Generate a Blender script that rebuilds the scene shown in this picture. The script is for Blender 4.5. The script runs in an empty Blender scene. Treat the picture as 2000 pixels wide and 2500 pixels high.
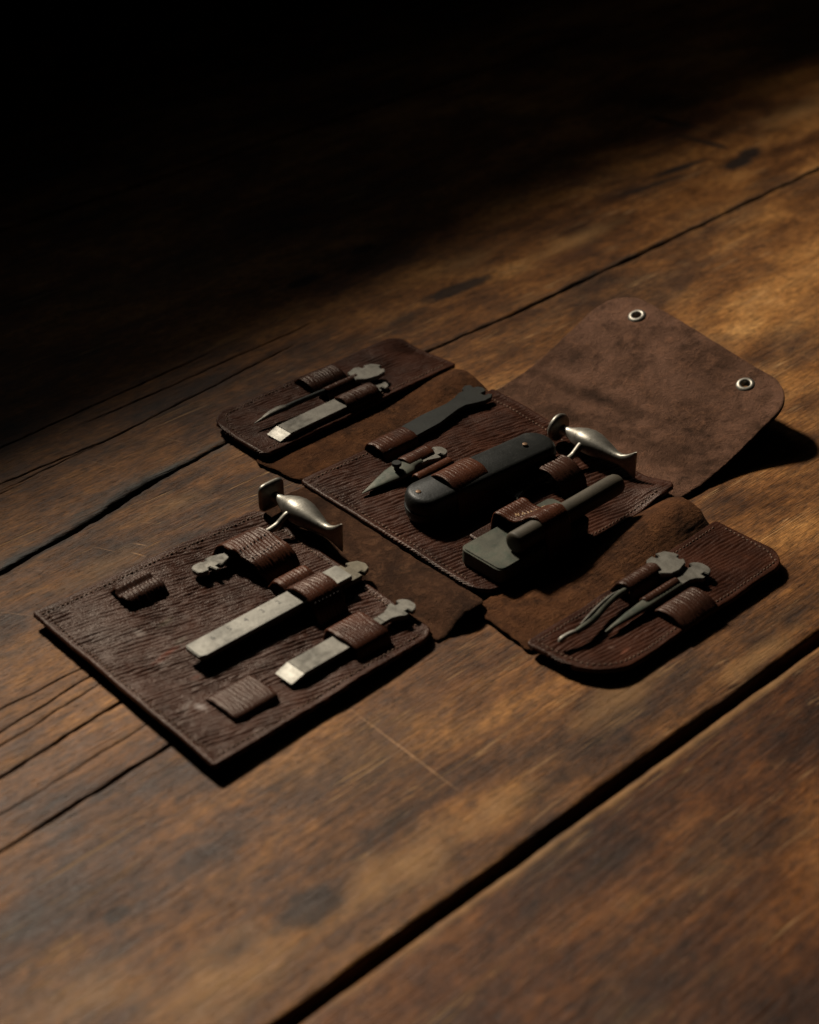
import bpy, bmesh, math, random
import numpy as np
from mathutils import Vector, Matrix

random.seed(7); RNG = np.random.RandomState(11)
scene = bpy.context.scene
C = scene.collection
R = math.radians
MM = 0.001

# ------------------------------------------------------------------ camera
PITCH = 33.5; CAM_H = 0.48
cam = bpy.data.cameras.new('camera'); camo = bpy.data.objects.new('camera', cam); C.objects.link(camo)
camo.location = (0, 0, CAM_H); camo.rotation_euler = (R(90 - PITCH), 0, 0)
cam.sensor_fit = 'VERTICAL'; cam.sensor_height = 30.0; cam.lens = 50.0
cam.clip_start = 0.02; cam.clip_end = 50
cam.dof.use_dof = True; cam.dof.focus_distance = 0.872; cam.dof.aperture_fstop = 5.6; cam.dof.aperture_blades = 7
scene.camera = camo
scene.cycles.diffuse_bounces = 0

# ------------------------------------------------------------------ kit frame: u runs along the planks, v across them (towards the viewer), mm
KA = R(43.6)
KO = (-0.17538, 0.62789)
def world(u, v, z=0):
    c, s = math.cos(KA), math.sin(KA)
    return Vector((KO[0] + (u*c + v*s)*MM, KO[1] + (u*s - v*c)*MM, z*MM))

# ------------------------------------------------------------------ world, light, exposure
w = bpy.data.worlds.new('World'); scene.world = w; w.use_nodes = True
bg = w.node_tree.nodes['Background']; bg.inputs[0].default_value = (0.75, 0.85, 1.0, 1); bg.inputs[1].default_value = 0.0015
LAZ, LEL, LD = R(34), R(42), 2.0
target = world(150, 70)
ld = bpy.data.lights.new('window_light', 'AREA'); ld.shape = 'RECTANGLE'; ld.size = 0.20; ld.size_y = 0.16
ld.energy = 58; ld.color = (1.0, 0.90, 0.75)
lo = bpy.data.objects.new('window_light', ld); C.objects.link(lo)
lo.location = target + LD*Vector((-math.sin(LAZ)*math.cos(LEL), math.cos(LAZ)*math.cos(LEL), math.sin(LEL)))
lo.rotation_euler = (target - lo.location).to_track_quat('-Z', 'Y').to_euler()
sd = bpy.data.lights.new('added_fill_light', 'AREA'); sd.shape = 'RECTANGLE'; sd.size = 1.2; sd.size_y = 0.8; sd.energy = 1.7; sd.color = (0.95, 0.95, 0.92)  # added fill lamp: softens the shadow edge and lifts the shaded table
so = bpy.data.objects.new('added_fill_light', sd); C.objects.link(so)
SAZ, SEL = R(30), R(43)
so.location = target + 2.1*Vector((-math.sin(SAZ)*math.cos(SEL), math.cos(SAZ)*math.cos(SEL), math.sin(SEL)))
so.rotation_euler = (target - so.location).to_track_quat('-Z', 'Y').to_euler()
vs = scene.view_settings; vs.view_transform = 'Standard'; vs.look = 'None'; vs.exposure = 0; vs.gamma = 1; vs.use_curve_mapping = False

# ------------------------------------------------------------------ numpy noise
PERM = RNG.permutation(512)
GR = np.array([(math.cos(a), math.sin(a)) for a in np.linspace(0, 2*math.pi, 16, endpoint=False)])
def pn(x, y, seed=0):
    x = np.asarray(x, float) + seed*17.31; y = np.asarray(y, float) + seed*7.77
    x, y = np.broadcast_arrays(x, y)
    xi = np.floor(x).astype(int); yi = np.floor(y).astype(int); xf = x - xi; yf = y - yi
    def g(i, j):
        h = PERM[(PERM[i & 511] + j) & 511] & 15
        return GR[h]
    def dot(i, j, dx, dy):
        gg = g(i, j); return gg[..., 0]*dx + gg[..., 1]*dy
    a = xf*xf*xf*(xf*(xf*6-15)+10); b = yf*yf*yf*(yf*(yf*6-15)+10)
    n00 = dot(xi, yi, xf, yf); n10 = dot(xi+1, yi, xf-1, yf); n01 = dot(xi, yi+1, xf, yf-1); n11 = dot(xi+1, yi+1, xf-1, yf-1)
    return ((n00*(1-a)+n10*a)*(1-b) + (n01*(1-a)+n11*a)*b)*1.5
def fbm(x, y, o=3, seed=0):
    r = 0; a = 1
    for k in range(o): r = r + a*pn(x*2**k, y*2**k, seed+k*3); a *= .5
    return r
def ss(a, b, x):
    t = np.clip((np.asarray(x, float)-a)/(b-a), 0, 1); return t*t*(3-2*t)
def wrinkle(along, across, seed=0, sp=2.3, ln=13):
    """long-grain leather: ridges parted by branching valleys, about 0 on ridges and -1 in the valleys"""
    ph = across/sp + .62*pn(along/(ln*1.5), across/7, seed) + .20*pn(along/6.5, across/3.5, seed+5)
    v1 = np.abs(np.cos(np.pi*ph))**3.5
    gate = .45+.55*ss(-.5, .2, pn(along/(ln*.62), across/(sp*.9), seed+9))
    return -(v1*gate) + .16*pn(along/5, across/1.0, seed+3)

# ------------------------------------------------------------------ materials
def mat(name):
    m = bpy.data.materials.new(name); m.use_nodes = True
    nt = m.node_tree; p = nt.nodes['Principled BSDF']; return m, nt, p
class N:
    def __init__(s, nt): s.nt = nt; s.tc = None
    def node(s, t, **kw):
        n = s.nt.nodes.new(t)
        for k, v in kw.items(): setattr(n, k, v)
        return n
    def link(s, a, b): s.nt.links.new(a, b)
    def coords(s):
        if not s.tc: s.tc = s.node('ShaderNodeTexCoord')
        return s.tc.outputs['Object']
    def mapping(s, scale=(1,1,1), rot=(0,0,0), loc=(0,0,0), src=None):
        m = s.node('ShaderNodeMapping'); s.link(src or s.coords(), m.inputs[0])
        m.inputs['Scale'].default_value = scale; m.inputs['Rotation'].default_value = rot; m.inputs['Location'].default_value = loc
        return m.outputs[0]
    def noise(s, scale=(1,1,1), sc=1, detail=4, rough=.55, dist=0, rot=(0,0,0), loc=(0,0,0), src=None):
        n = s.node('ShaderNodeTexNoise'); s.link(s.mapping(scale, rot, loc, src), n.inputs['Vector'])
        n.inputs['Scale'].default_value = sc; n.inputs['Detail'].default_value = detail
        n.inputs['Roughness'].default_value = rough; n.inputs['Distortion'].default_value = dist
        return n.outputs['Fac']
    def ramp(s, x, pts, interp='LINEAR'):
        r = s.node('ShaderNodeValToRGB'); s.link(x, r.inputs[0]); e = r.color_ramp; e.interpolation = interp
        while len(e.elements) < len(pts): e.elements.new(.5)
        for el, (p, c) in zip(e.elements, pts):
            el.position = p; el.color = (c, c, c, 1) if isinstance(c, (int, float)) else (*c, 1)
        return r.outputs[0]
    def mix(s, f, a, b, mode='MIX'):
        m = s.node('ShaderNodeMix', data_type='RGBA', blend_type=mode)
        for sock, val in ((m.inputs[0], f), (m.inputs[6], a), (m.inputs[7], b)):
            if isinstance(val, (int, float)): sock.default_value = val
            elif isinstance(val, tuple): sock.default_value = (*val, 1)
            else: s.link(val, sock)
        return m.outputs[2]
    def math(s, op, a, b=None, c=None, clamp=False):
        m = s.node('ShaderNodeMath', operation=op, use_clamp=clamp)
        for i, v in enumerate((a, b, c)):
            if v is None: continue
            if isinstance(v, (int, float)): m.inputs[i].default_value = v
            else: s.link(v, m.inputs[i])
        return m.outputs[0]
    def bump(s, h, strength, dist, nrm=None):
        b = s.node('ShaderNodeBump'); b.inputs['Strength'].default_value = strength; b.inputs['Distance'].default_value = dist
        s.link(h, b.inputs['Height'])
        if nrm: s.link(nrm, b.inputs['Normal'])
        return b.outputs[0]
    def blob(s, u, v, ru, rv, ang=0, soft=.5, wob=.5, wsc=60):
        """mask of an irregular mark centred on kit point (u, v) mm; 1 inside, 0 outside"""
        mp = s.node('ShaderNodeMapping'); s.link(s.coords(), mp.inputs[0]); mp.vector_type = 'TEXTURE'
        mp.inputs['Location'].default_value = (u*MM, -v*MM, 0); mp.inputs['Rotation'].default_value = (0, 0, R(ang))
        mp.inputs['Scale'].default_value = (ru*MM, rv*MM, 1)
        sx = s.node('ShaderNodeSeparateXYZ'); s.link(mp.outputs[0], sx.inputs[0])
        d = s.math('ADD', s.math('MULTIPLY', sx.outputs[0], sx.outputs[0]), s.math('MULTIPLY', sx.outputs[1], sx.outputs[1]))
        d = s.math('SQRT', d)
        if not hasattr(s, 'bn'): s.bn = {}
        if wsc not in s.bn: s.bn[wsc] = s.noise((1,1,1), wsc, 4, .6)
        n = s.bn[wsc]
        d = s.math('ADD', d, s.math('MULTIPLY', s.math('SUBTRACT', n, .5), wob*2))
        return s.math('DIVIDE', s.math('SUBTRACT', 1.0, d), soft, clamp=True)

def wood_mat(name, tint, marks=(), scratches=(), stain=.5):
    m, nt, p = mat(name); k = N(nt)
    streak = k.noise((4.5, 60, 30), 1, 5, .62, .25)
    grain = k.noise((24, 430, 60), 1, 4, .65, .2)
    fibre = k.noise((110, 1400, 200), 1, 3, .6)
    blotch = k.noise((5.5, 13, 9), 1, 6, .60, .35)
    blotch2 = k.noise((20, 50, 24), 1, 6, .68, .5, loc=(3, 1, 0))
    tone = k.math('ADD', k.math('MULTIPLY', blotch, .50), k.math('ADD', k.math('MULTIPLY', streak, .17), k.math('ADD', k.math('MULTIPLY', blotch2, .28), k.math('MULTIPLY', grain, .09))))
    tone = k.math('ADD', k.math('MULTIPLY', k.math('SUBTRACT', tone, .52), 1.75), .54)
    col = k.ramp(tone, [(.30, (.022, .0090, .0036)), (.43, (.078, .031, .0092)), (.55, (.180, .076, .0215)), (.67, (.310, .145, .043)), (.80, (.44, .235, .083))])
    col = k.mix(1.0, col, tint, 'MULTIPLY')
    # dark ground-in dirt in broad, soft shapes
    st = k.ramp(k.noise((7, 15, 7), 1, 7, .64, .5, loc=(5.2, 2.7, 0)), [(.50, 0), (.64, 1)])
    col = k.mix(k.math('MULTIPLY', st, stain), col, (.030, .017, .012))
    # dark pores and fibres
    po = k.ramp(k.noise((85, 800, 100), 1, 3, .7, loc=(1, 9, 0)), [(.60, 0), (.72, 1)])
    col = k.mix(k.math('MULTIPLY', po, .55), col, (.02, .010, .006))
    sp = k.ramp(k.noise((120, 300, 100), 1, 2, .5, loc=(7, 2, 0)), [(.68, 0), (.76, 1)])
    col = k.mix(k.math('MULTIPLY', sp, .5), col, (.02, .011, .007))
    fl = k.ramp(fibre, [(.35, .62), (.5, 1.0), (.66, 1.38)]); col = k.mix(.9, col, fl, 'MULTIPLY')
    fg = k.ramp(k.noise((130, 230, 60), 1, 5, .75, .3, loc=(4, 4, 2)), [(.34, .50), (.5, 1.0), (.68, 1.45)]); col = k.mix(.9, col, fg, 'MULTIPLY')
    # fine pale scratches in several directions
    smask = k.ramp(k.noise((1, 1, 1), 26, 3, .6, loc=(2, 8, 1)), [(.42, 0), (.55, 1)])
    tot = None
    for i, (ang, ln, ac) in enumerate(((28, 6, 420), (-62, 5, 380), (-38, 7, 460), (75, 5, 400), (52, 8, 440))):
        r1 = k.noise((ln, ac, 1), 1, 1, .4, .15, rot=(0, 0, R(ang)), loc=(i*3.1, i*1.7, 0))
        l1 = k.ramp(k.math('ABSOLUTE', k.math('SUBTRACT', r1, .5)), [(.0, 1), (.016, 0)])
        r2 = k.noise((ln*1.4, 60, 1), 1, 1, .4, 0, rot=(0, 0, R(ang)), loc=(i*5.1, i*2.7, 0))
        l1 = k.math('MULTIPLY', l1, k.ramp(r2, [(.60, 0), (.66, 1)]))
        tot = l1 if tot is None else k.math('MAXIMUM', tot, l1)
    tot = k.math('MULTIPLY', tot, smask)
    col = k.mix(k.math('MULTIPLY', tot, .75), col, (.46, .27, .12))
    for (u, v, ru, rv, ang, a) in scratches:
        b = k.blob(u, v, ru, rv, ang, .6, .45, 160); col = k.mix(k.math('MULTIPLY', b, a), col, (.44, .24, .11))
    for (u, v, ru, rv, ang, a, c) in marks:
        b = k.blob(u, v, ru*1.2, rv*1.2, ang, .45 if a >= .8 else 1.0, .75, 55); col = k.mix(k.math('MULTIPLY', b, a), col, c)
    # weathered grey rim along the open crack, black in the crack itself (vertex masks)
    at = k.node('ShaderNodeAttribute', attribute_name='wear'); sc = k.node('ShaderNodeSeparateColor'); k.link(at.outputs['Color'], sc.inputs[0])
    g = k.math('MULTIPLY', sc.outputs[0], k.ramp(k.noise((30, 110, 30), 1, 5, .7, .5), [(.36, 0), (.6, 1)]))
    col = k.mix(k.math('MULTIPLY', g, .85), col, (.090, .088, .080))
    col = k.mix(sc.outputs[1], col, (.012, .008, .006))
    k.link(col, p.inputs['Base Color'])
    rg = k.math('ADD', .40, k.math('MULTIPLY', blotch2, .34)); rg = k.math('ADD', rg, k.math('MULTIPLY', tot, .2)); k.link(rg, p.inputs['Roughness'])
    p.inputs['Specular IOR Level'].default_value = .26
    h = k.math('ADD', k.math('MULTIPLY', grain, .8), k.math('ADD', k.math('MULTIPLY', fibre, .35), k.math('MULTIPLY', k.noise((60, 120, 60), 1, 4, .6), .6)))
    h = k.math('SUBTRACT', h, k.math('MULTIPLY', po, .35)); h = k.math('SUBTRACT', h, k.math('MULTIPLY', tot, .25))
    k.link(k.bump(h, .75, .0012), p.inputs['Normal'])
    return m

def leather_mat(name, base, worn, dark, marks=(), rough=.40, fine=1.0, spec=.23):
    m, nt, p = mat(name); k = N(nt)
    n1 = k.noise((1,1,1), 45, 5, .62, .4); n2 = k.noise((1,1,1), 220, 4, .6); n3 = k.noise((1,1,1), 16, 4, .6, loc=(.4, .2, .1))
    col = k.mix(k.ramp(n1, [(.38, 0), (.66, 1)]), dark, base)
    col = k.mix(k.math('MULTIPLY', k.ramp(n3, [(.50, 0), (.70, 1)]), .35), col, worn)
    col = k.mix(k.math('MULTIPLY', k.ramp(n2, [(.56, 0), (.74, 1)]), .40), col, worn)
    for (u, v, ru, rv, ang, a, c) in marks:
        b = k.blob(u, v, ru, rv, ang, .9, .75, 150); col = k.mix(k.math('MULTIPLY', b, a), col, c)
    k.link(col, p.inputs['Base Color'])
    k.link(k.math('ADD', rough-.09, k.math('MULTIPLY', n1, .2)), p.inputs['Roughness'])
    p.inputs['Specular IOR Level'].default_value = spec; p.inputs['Specular Tint'].default_value = (1.0, .80, .66, 1)
    h = k.math('ADD', k.noise((1,1,1), 1100, 4, .65), k.math('MULTIPLY', n2, .12))
    vo = k.node('ShaderNodeTexVoronoi', feature='DISTANCE_TO_EDGE'); k.link(k.mapping((1,1,1)), vo.inputs['Vector']); vo.inputs['Scale'].default_value = 900
    h = k.math('ADD', h, k.math('MULTIPLY', k.ramp(vo.outputs['Distance'], [(0, 0), (.25, 1)]), .5))
    k.link(k.bump(h, .35*fine, .00035), p.inputs['Normal'])
    return m

def suede_mat(name, base, light, dark, marks=()):
    m, nt, p = mat(name); k = N(nt)
    n1 = k.noise((1,1,1), 30, 6, .65, .6); n2 = k.noise((1,1,1), 160, 6, .72, .5); n3 = k.noise((1,1,1), 620, 4, .7); n4 = k.noise((1,1,1), 75, 5, .65, loc=(.3,.1,0))
    col = k.mix(k.ramp(n1, [(.36, 0), (.64, 1)]), dark, base)
    col = k.mix(k.math('MULTIPLY', k.ramp(n2, [(.50, 0), (.72, 1)]), .7), col, light)
    col = k.mix(k.math('MULTIPLY', k.ramp(n4, [(.52, 0), (.70, 1)]), .8), col, tuple(x*.35 for x in dark))
    col = k.mix(k.math('MULTIPLY', k.ramp(n3, [(.58, 0), (.72, 1)]), .5), col, tuple(x*.35 for x in dark))
    for (u, v, ru, rv, ang, a, c) in marks:
        b = k.blob(u, v, ru, rv, ang, 1.0, .8, 110); col = k.mix(k.math('MULTIPLY', b, a), col, c)
    k.link(col, p.inputs['Base Color']); p.inputs['Roughness'].default_value = .85; p.inputs['Specular IOR Level'].default_value = .15
    p.inputs['Specular Tint'].default_value = (1.0, .78, .60, 1)
    h = k.math('ADD', n3, k.math('ADD', k.math('MULTIPLY', n2, 1.6), k.noise((1,1,1), 1700, 3, .7)))
    k.link(k.bump(h, .9, .0012), p.inputs['Normal'])
    return m

def metal_mat(name, base, rough=.42, metallic=.85, patina=(.16, .14, .10), pat=.5, grainy=1.0):
    m, nt, p = mat(name); k = N(nt)
    n1 = k.noise((1,1,1), 150, 6, .7, .6); n2 = k.noise((1,1,1), 700, 4, .7); n5 = k.noise((1,1,1), 55, 4, .6, .4, loc=(1.3, .4, .2)); br = k.noise((60, 1500, 1500), 1, 3, .6)
    col = k.mix(k.math('MULTIPLY', k.ramp(n1, [(.45, 0), (.68, 1)]), pat), base, patina)
    col = k.mix(k.math('MULTIPLY', k.ramp(n2, [(.60, 0), (.72, 1)]), pat*.9), col, tuple(x*.45 for x in patina))
    col = k.mix(1.0, col, k.ramp(n5, [(.34, .68), (.52, 1.0), (.68, 1.25)]), 'MULTIPLY')
    k.link(col, p.inputs['Base Color']); p.inputs['Metallic'].default_value = metallic; p.inputs['Specular IOR Level'].default_value = .4
    k.link(k.math('ADD', rough-.1, k.math('ADD', k.math('MULTIPLY', n1, .16), k.math('MULTIPLY', n2, .10))), p.inputs['Roughness'])
    h = k.math('ADD', k.math('MULTIPLY', n2, .7), k.math('ADD', k.math('MULTIPLY', br, .3), n1))
    k.link(k.bump(h, .16*grainy, .0006), p.inputs['Normal'])
    return m

M = {}
M['steel'] = metal_mat('worn_steel', (.200, .186, .158), .50, .5, (.075, .067, .052), .8)
M['bright'] = metal_mat('ground_steel', (.31, .292, .252), .48, .45, (.15, .138, .112), .7)
M['nickel'] = metal_mat('nickel_plate', (.29, .272, .235), .44, .85, (.10, .088, .068), .7, 1.0)
M['darksteel'] = metal_mat('blued_steel', (.022, .023, .020), .50, .4, (.014, .013, .010), .6)
M['block'] = metal_mat('grey_green_metal', (.088, .086, .064), .50, .35, (.040, .056, .038), .85)
M['rust'] = metal_mat('brown_steel', (.15, .128, .088), .55, .4, (.075, .060, .038), .8)
M['rule'] = metal_mat('rule_steel', (.245, .232, .200), .52, .4, (.14, .13, .108), .7)
M['rod'] = metal_mat('dark_rod', (.062, .050, .033), .62, .1, (.035, .029, .020), .6)
M['brass'] = metal_mat('brass', (.20, .12, .07), .5, .6, (.10, .06, .035), .5)
M['leather'] = leather_mat('panel_leather', (.052, .0155, .0074), (.082, .027, .0125), (.024, .0075, .0042), marks=(
    (30, 45, 3.2, 4.2, 20, .9, (.30, .24, .21)), (44, 46, 7, 2.0, 12, .45, (.20, .17, .12)), (31, 65, 9, 1.6, 5, .75, (.16, .036, .017)), (24, 67, 6, 1.8, -8, .6, (.13, .032, .016)),
    (40, 62, 5, 2.2, 20, .4, (.20, .17, .13)), (18, 105, 3, 4.2, 15, .9, (.32, .27, .25)), (14, 101, 6, 2.2, 30, .5, (.22, .19, .17)),
    (30, 87, 5, 1.6, 0, .5, (.16, .05, .03)), (180, 205, 5, 1.6, 10, .6, (.24, .085, .05)), (178, 199, 2, 2, 0, .4, (.22, .14, .11)), (222, 175, 3, 1.3, 0, .4, (.22, .15, .12))))
M['strap'] = leather_mat('strap_leather', (.082, .0250, .0115), (.122, .042, .0195), (.038, .0125, .0070), rough=.37)
M['strapdark'] = leather_mat('dark_strap_leather', (.050, .0178, .0098), (.080, .032, .0180), (.024, .0090, .0056), rough=.40)
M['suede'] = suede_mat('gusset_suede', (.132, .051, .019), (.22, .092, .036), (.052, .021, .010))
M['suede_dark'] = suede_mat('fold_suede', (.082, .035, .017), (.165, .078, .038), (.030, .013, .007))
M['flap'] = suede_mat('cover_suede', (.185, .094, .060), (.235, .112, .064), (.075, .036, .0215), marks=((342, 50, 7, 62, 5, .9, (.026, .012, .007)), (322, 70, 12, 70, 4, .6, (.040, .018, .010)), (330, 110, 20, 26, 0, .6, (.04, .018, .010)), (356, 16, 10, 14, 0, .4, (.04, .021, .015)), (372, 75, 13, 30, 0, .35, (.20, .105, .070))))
M['thread'] = leather_mat('stitch_thread', (.20, .125, .085), (.27, .18, .13), (.10, .06, .042), rough=.7, fine=.3)
m, nt, p = mat('dark_stitch_hole'); p.inputs['Base Color'].default_value = (.012, .006, .005, 1); p.inputs['Roughness'].default_value = .8; M['hole'] = m
m, nt, p = mat('engraving'); p.inputs['Base Color'].default_value = (.045, .04, .032, 1); p.inputs['Roughness'].default_value = .6; M['ink'] = m
m, nt, p = mat('worn_gilt'); p.inputs['Base Color'].default_value = (.34, .20, .09, 1); p.inputs['Roughness'].default_value = .6; M['gilt'] = m
m, nt, p = mat('shade_wall_dark'); p.inputs['Base Color'].default_value = (.02, .018, .016, 1); p.inputs['Roughness'].default_value = .95; M['shade_wall'] = m
def ebony():
    m, nt, p = mat('black_handle'); k = N(nt)
    n = k.noise((1,1,1), 900, 3, .6); n1 = k.noise((1,1,1), 90, 5, .65)
    col = k.mix(k.ramp(n, [(.62, 0), (.75, 1)]), (.0095, .0100, .0090), (.040, .038, .032))
    col = k.mix(k.math('MULTIPLY', k.ramp(n1, [(.55, 0), (.7, 1)]), .4), col, (.028, .026, .021))
    k.link(col, p.inputs['Base Color']); k.link(k.math('ADD', .34, k.math('MULTIPLY', n1, .30)), p.inputs['Roughness']); p.inputs['Specular IOR Level'].default_value = .26
    k.link(k.bump(k.math('ADD', n, n1), .25, .0005), p.inputs['Normal']); return m
M['ebony'] = ebony()

# ------------------------------------------------------------------ object helpers
def link_mesh(name, me, material, parent):
    o = bpy.data.objects.new(name, me); C.objects.link(o)
    me.materials.append(material)
    if parent: o.parent = parent
    return o
def from_arrays(name, verts, faces, smooth, material, parent, scale=MM):
    me = bpy.data.meshes.new(name)
    verts = np.asarray(verts, float)*scale
    me.from_pydata(verts.tolist(), [], faces if isinstance(faces, list) else faces.tolist())
    me.polygons.foreach_set('use_smooth', np.asarray(smooth, bool)); me.update()
    return link_mesh(name, me, material, parent)
def thing(name, label, cat, u, v, z, rot=0, group=None):
    o = bpy.data.objects.new(name, None); C.objects.link(o); o.empty_display_size = .01
    o.location = world(u, v, z); o.rotation_euler = (0, 0, KA + R(rot)); o['label'] = label; o['category'] = cat
    if group: o['group'] = group
    return o
def slab(name, P, thick, material, parent, flip=False, holes=None, edge=.8):
    """a sheet of real thickness: P (n, m, 3) is its outer face in (u, -v, z) mm"""
    n, m_ = P.shape[:2]
    ds = np.gradient(P, axis=0); dt = np.gradient(P, axis=1)
    Nn = np.cross(ds, dt); Nn /= np.maximum(np.linalg.norm(Nn, axis=2, keepdims=True), 1e-9)
    if flip: Nn = -Nn
    # round the rim over
    a = np.minimum(np.arange(n), np.arange(n)[::-1]); b = np.minimum(np.arange(m_), np.arange(m_)[::-1])
    la = np.linalg.norm(ds, axis=2).mean(); lb = np.linalg.norm(dt, axis=2).mean()
    dist = np.minimum.outer(a*la, np.full(m_, 1e9)); dist = np.minimum(dist, (b*lb)[None, :])
    f = np.clip(1 - dist/edge, 0, 1)**2
    T = P - Nn*(f*min(thick*.42, .8))[..., None]
    B = P - Nn*thick
    idx = np.arange(n*m_).reshape(n, m_)
    q = np.stack([idx[:-1, :-1], idx[1:, :-1], idx[1:, 1:], idx[:-1, 1:]], -1).reshape(-1, 4)
    if holes is not None:
        cen = P.reshape(-1, 3)[q].mean(1); keep = np.ones(len(q), bool)
        for (hu, hv, hr) in holes: keep &= np.hypot(cen[:, 0]-hu, cen[:, 1]+hv) > hr
        q = q[keep]
    if flip: q = q[:, ::-1]
    verts = np.concatenate([T.reshape(-1, 3), B.reshape(-1, 3)])
    ring = np.concatenate([idx[:, 0], idx[-1, 1:], idx[-2::-1, -1], idx[0, -2:0:-1]])
    k = len(ring); base = len(verts)
    verts = np.concatenate([verts, T.reshape(-1, 3)[ring], B.reshape(-1, 3)[ring]])
    i = np.arange(k); j = (i+1) % k
    side = np.stack([base+j, base+i, base+k+i, base+k+j], -1)
    if flip: side = side[:, ::-1]
    faces = np.concatenate([q, q[:, ::-1] + n*m_, side])
    return from_arrays(name, verts, faces, np.ones(len(faces), bool), material, parent)
def panel(name, cor, rad, zf, thick, material, parent, step=.6, wr=None, rag=.14, seed=0, holes=None):
    """cor: (u, v) at (u0,v0), (u1,v0), (u1,v1), (u0,v1); rad: corner radii in that order"""
    cor = np.array(cor, float)
    Lu = np.linalg.norm(cor[1]-cor[0]); Lv = np.linalg.norm(cor[3]-cor[0])
    n = int(Lu/step)+2; m_ = int(Lv/step)+2
    s = np.linspace(0, 1, n)[:, None]; t = np.linspace(0, 1, m_)[None, :]
    d = s*Lu
    def inset(d, r): 
        r = max(r, 1e-3); x = np.clip(r-d, 0, r); return r - np.sqrt(np.maximum(r*r-x*x, 0))
    i0 = np.maximum(inset(d, rad[0]), inset(Lu-d, rad[1])) + rag*pn(d/5, 0*d+seed, seed) + .55*pn(d/38, 0*d+seed+.4, seed+50)
    i1 = np.maximum(inset(d, rad[3]), inset(Lu-d, rad[2])) + rag*pn(d/5, 0*d+seed+40, seed) + .55*pn(d/38, 0*d+seed+.7, seed+60)
    tt = i0/Lv + t*(1 - (i0+i1)/Lv)
    sj = s + rag*(pn(tt*Lv/5, seed+7.3, seed+2)*(1-s)**12 + pn(tt*Lv/5, seed+3.1, seed+4)*s**12)/Lu
    uv = ((1-sj)*(1-tt))[..., None]*cor[0] + (sj*(1-tt))[..., None]*cor[1] + (sj*tt)[..., None]*cor[2] + ((1-sj)*tt)[..., None]*cor[3]
    u, v = uv[..., 0], uv[..., 1]
    z = zf(u, v)
    if wr:
        amp, ang, sp, ln = wr; ca, sa = math.cos(R(ang)), math.sin(R(ang))
        bend = 1.6*pn(u/50, v/50, seed+21)
        amp_f = amp*(.75+.45*ss(-.35, .45, pn(u/22, v/22, seed+30)))
        rim = np.minimum(np.minimum(s*Lu, (1-s)*Lu), np.minimum(t*Lv, (1-t)*Lv)); amp_f = amp_f*(.12+.88*ss(.6, 4.5, rim))
        z = z + amp_f*wrinkle(u*ca+v*sa, -u*sa+v*ca+bend, seed, sp, ln)
    P = np.stack([u, -v, z], -1)
    return slab(name, P, thick, material, parent, flip=True, holes=holes), (u, v, z)
def spline(pts, step):
    pts = np.array(pts, float); P = np.vstack([2*pts[0]-pts[1], pts, 2*pts[-1]-pts[-2]]); out = []
    for i in range(1, len(P)-2):
        p0, p1, p2, p3 = P[i-1], P[i], P[i+1], P[i+2]
        for t in np.linspace(0, 1, 14, endpoint=False):
            out.append(.5*((2*p1)+(-p0+p2)*t+(2*p0-5*p1+4*p2-p3)*t*t+(-p0+3*p1-3*p2+p3)*t**3))
    out.append(P[-2]); out = np.array(out)
    d = np.r_[0, np.cumsum(np.linalg.norm(np.diff(out, axis=0), axis=1))]
    k = max(6, int(d[-1]/step)+1); x = np.linspace(0, d[-1], k)
    return np.stack([np.interp(x, d, out[:, i]) for i in range(out.shape[1])], 1), x
def loop(parent, path, u0, u1, thick=1.5, material='strap', amp=.38, sp=1.9, seed=0, step=.5, name='strap_loop', lo=None, hi=None, ln=11):
    """a leather strap running across the tools: path of (v, z) points, from u0 to u1"""
    thick *= .78
    pz, x = spline(path, step)
    nu = max(6, int((u1-u0)/step)+1); a = np.linspace(0, 1, nu)
    f = x/x[-1]
    l = u0 + (np.interp(f, *zip(*lo)) if lo else 0*f) + .22*pn(x/4, seed, seed); h = u1 + (np.interp(f, *zip(*hi)) if hi else 0*f) + .22*pn(x/4, seed+9, seed)
    U = l[:, None] + (h-l)[:, None]*a[None, :]
    V = np.repeat(pz[:, :1], nu, 1); Z = np.repeat(pz[:, 1:], nu, 1)
    P = np.stack([U, -V, Z], -1)
    ds = np.gradient(P, axis=0); dt = np.gradient(P, axis=1); Nn = np.cross(ds, dt); Nn /= np.linalg.norm(Nn, axis=2, keepdims=True)
    if Nn[..., 2].mean() < 0: Nn = -Nn
    P = P + Nn*(amp*wrinkle(np.repeat(x[:, None], nu, 1), U, seed, sp, ln))[..., None]
    return slab(name, P, thick, M[material], parent, flip=(np.cross(ds, dt)[..., 2].mean() < 0), edge=.7)

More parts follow.
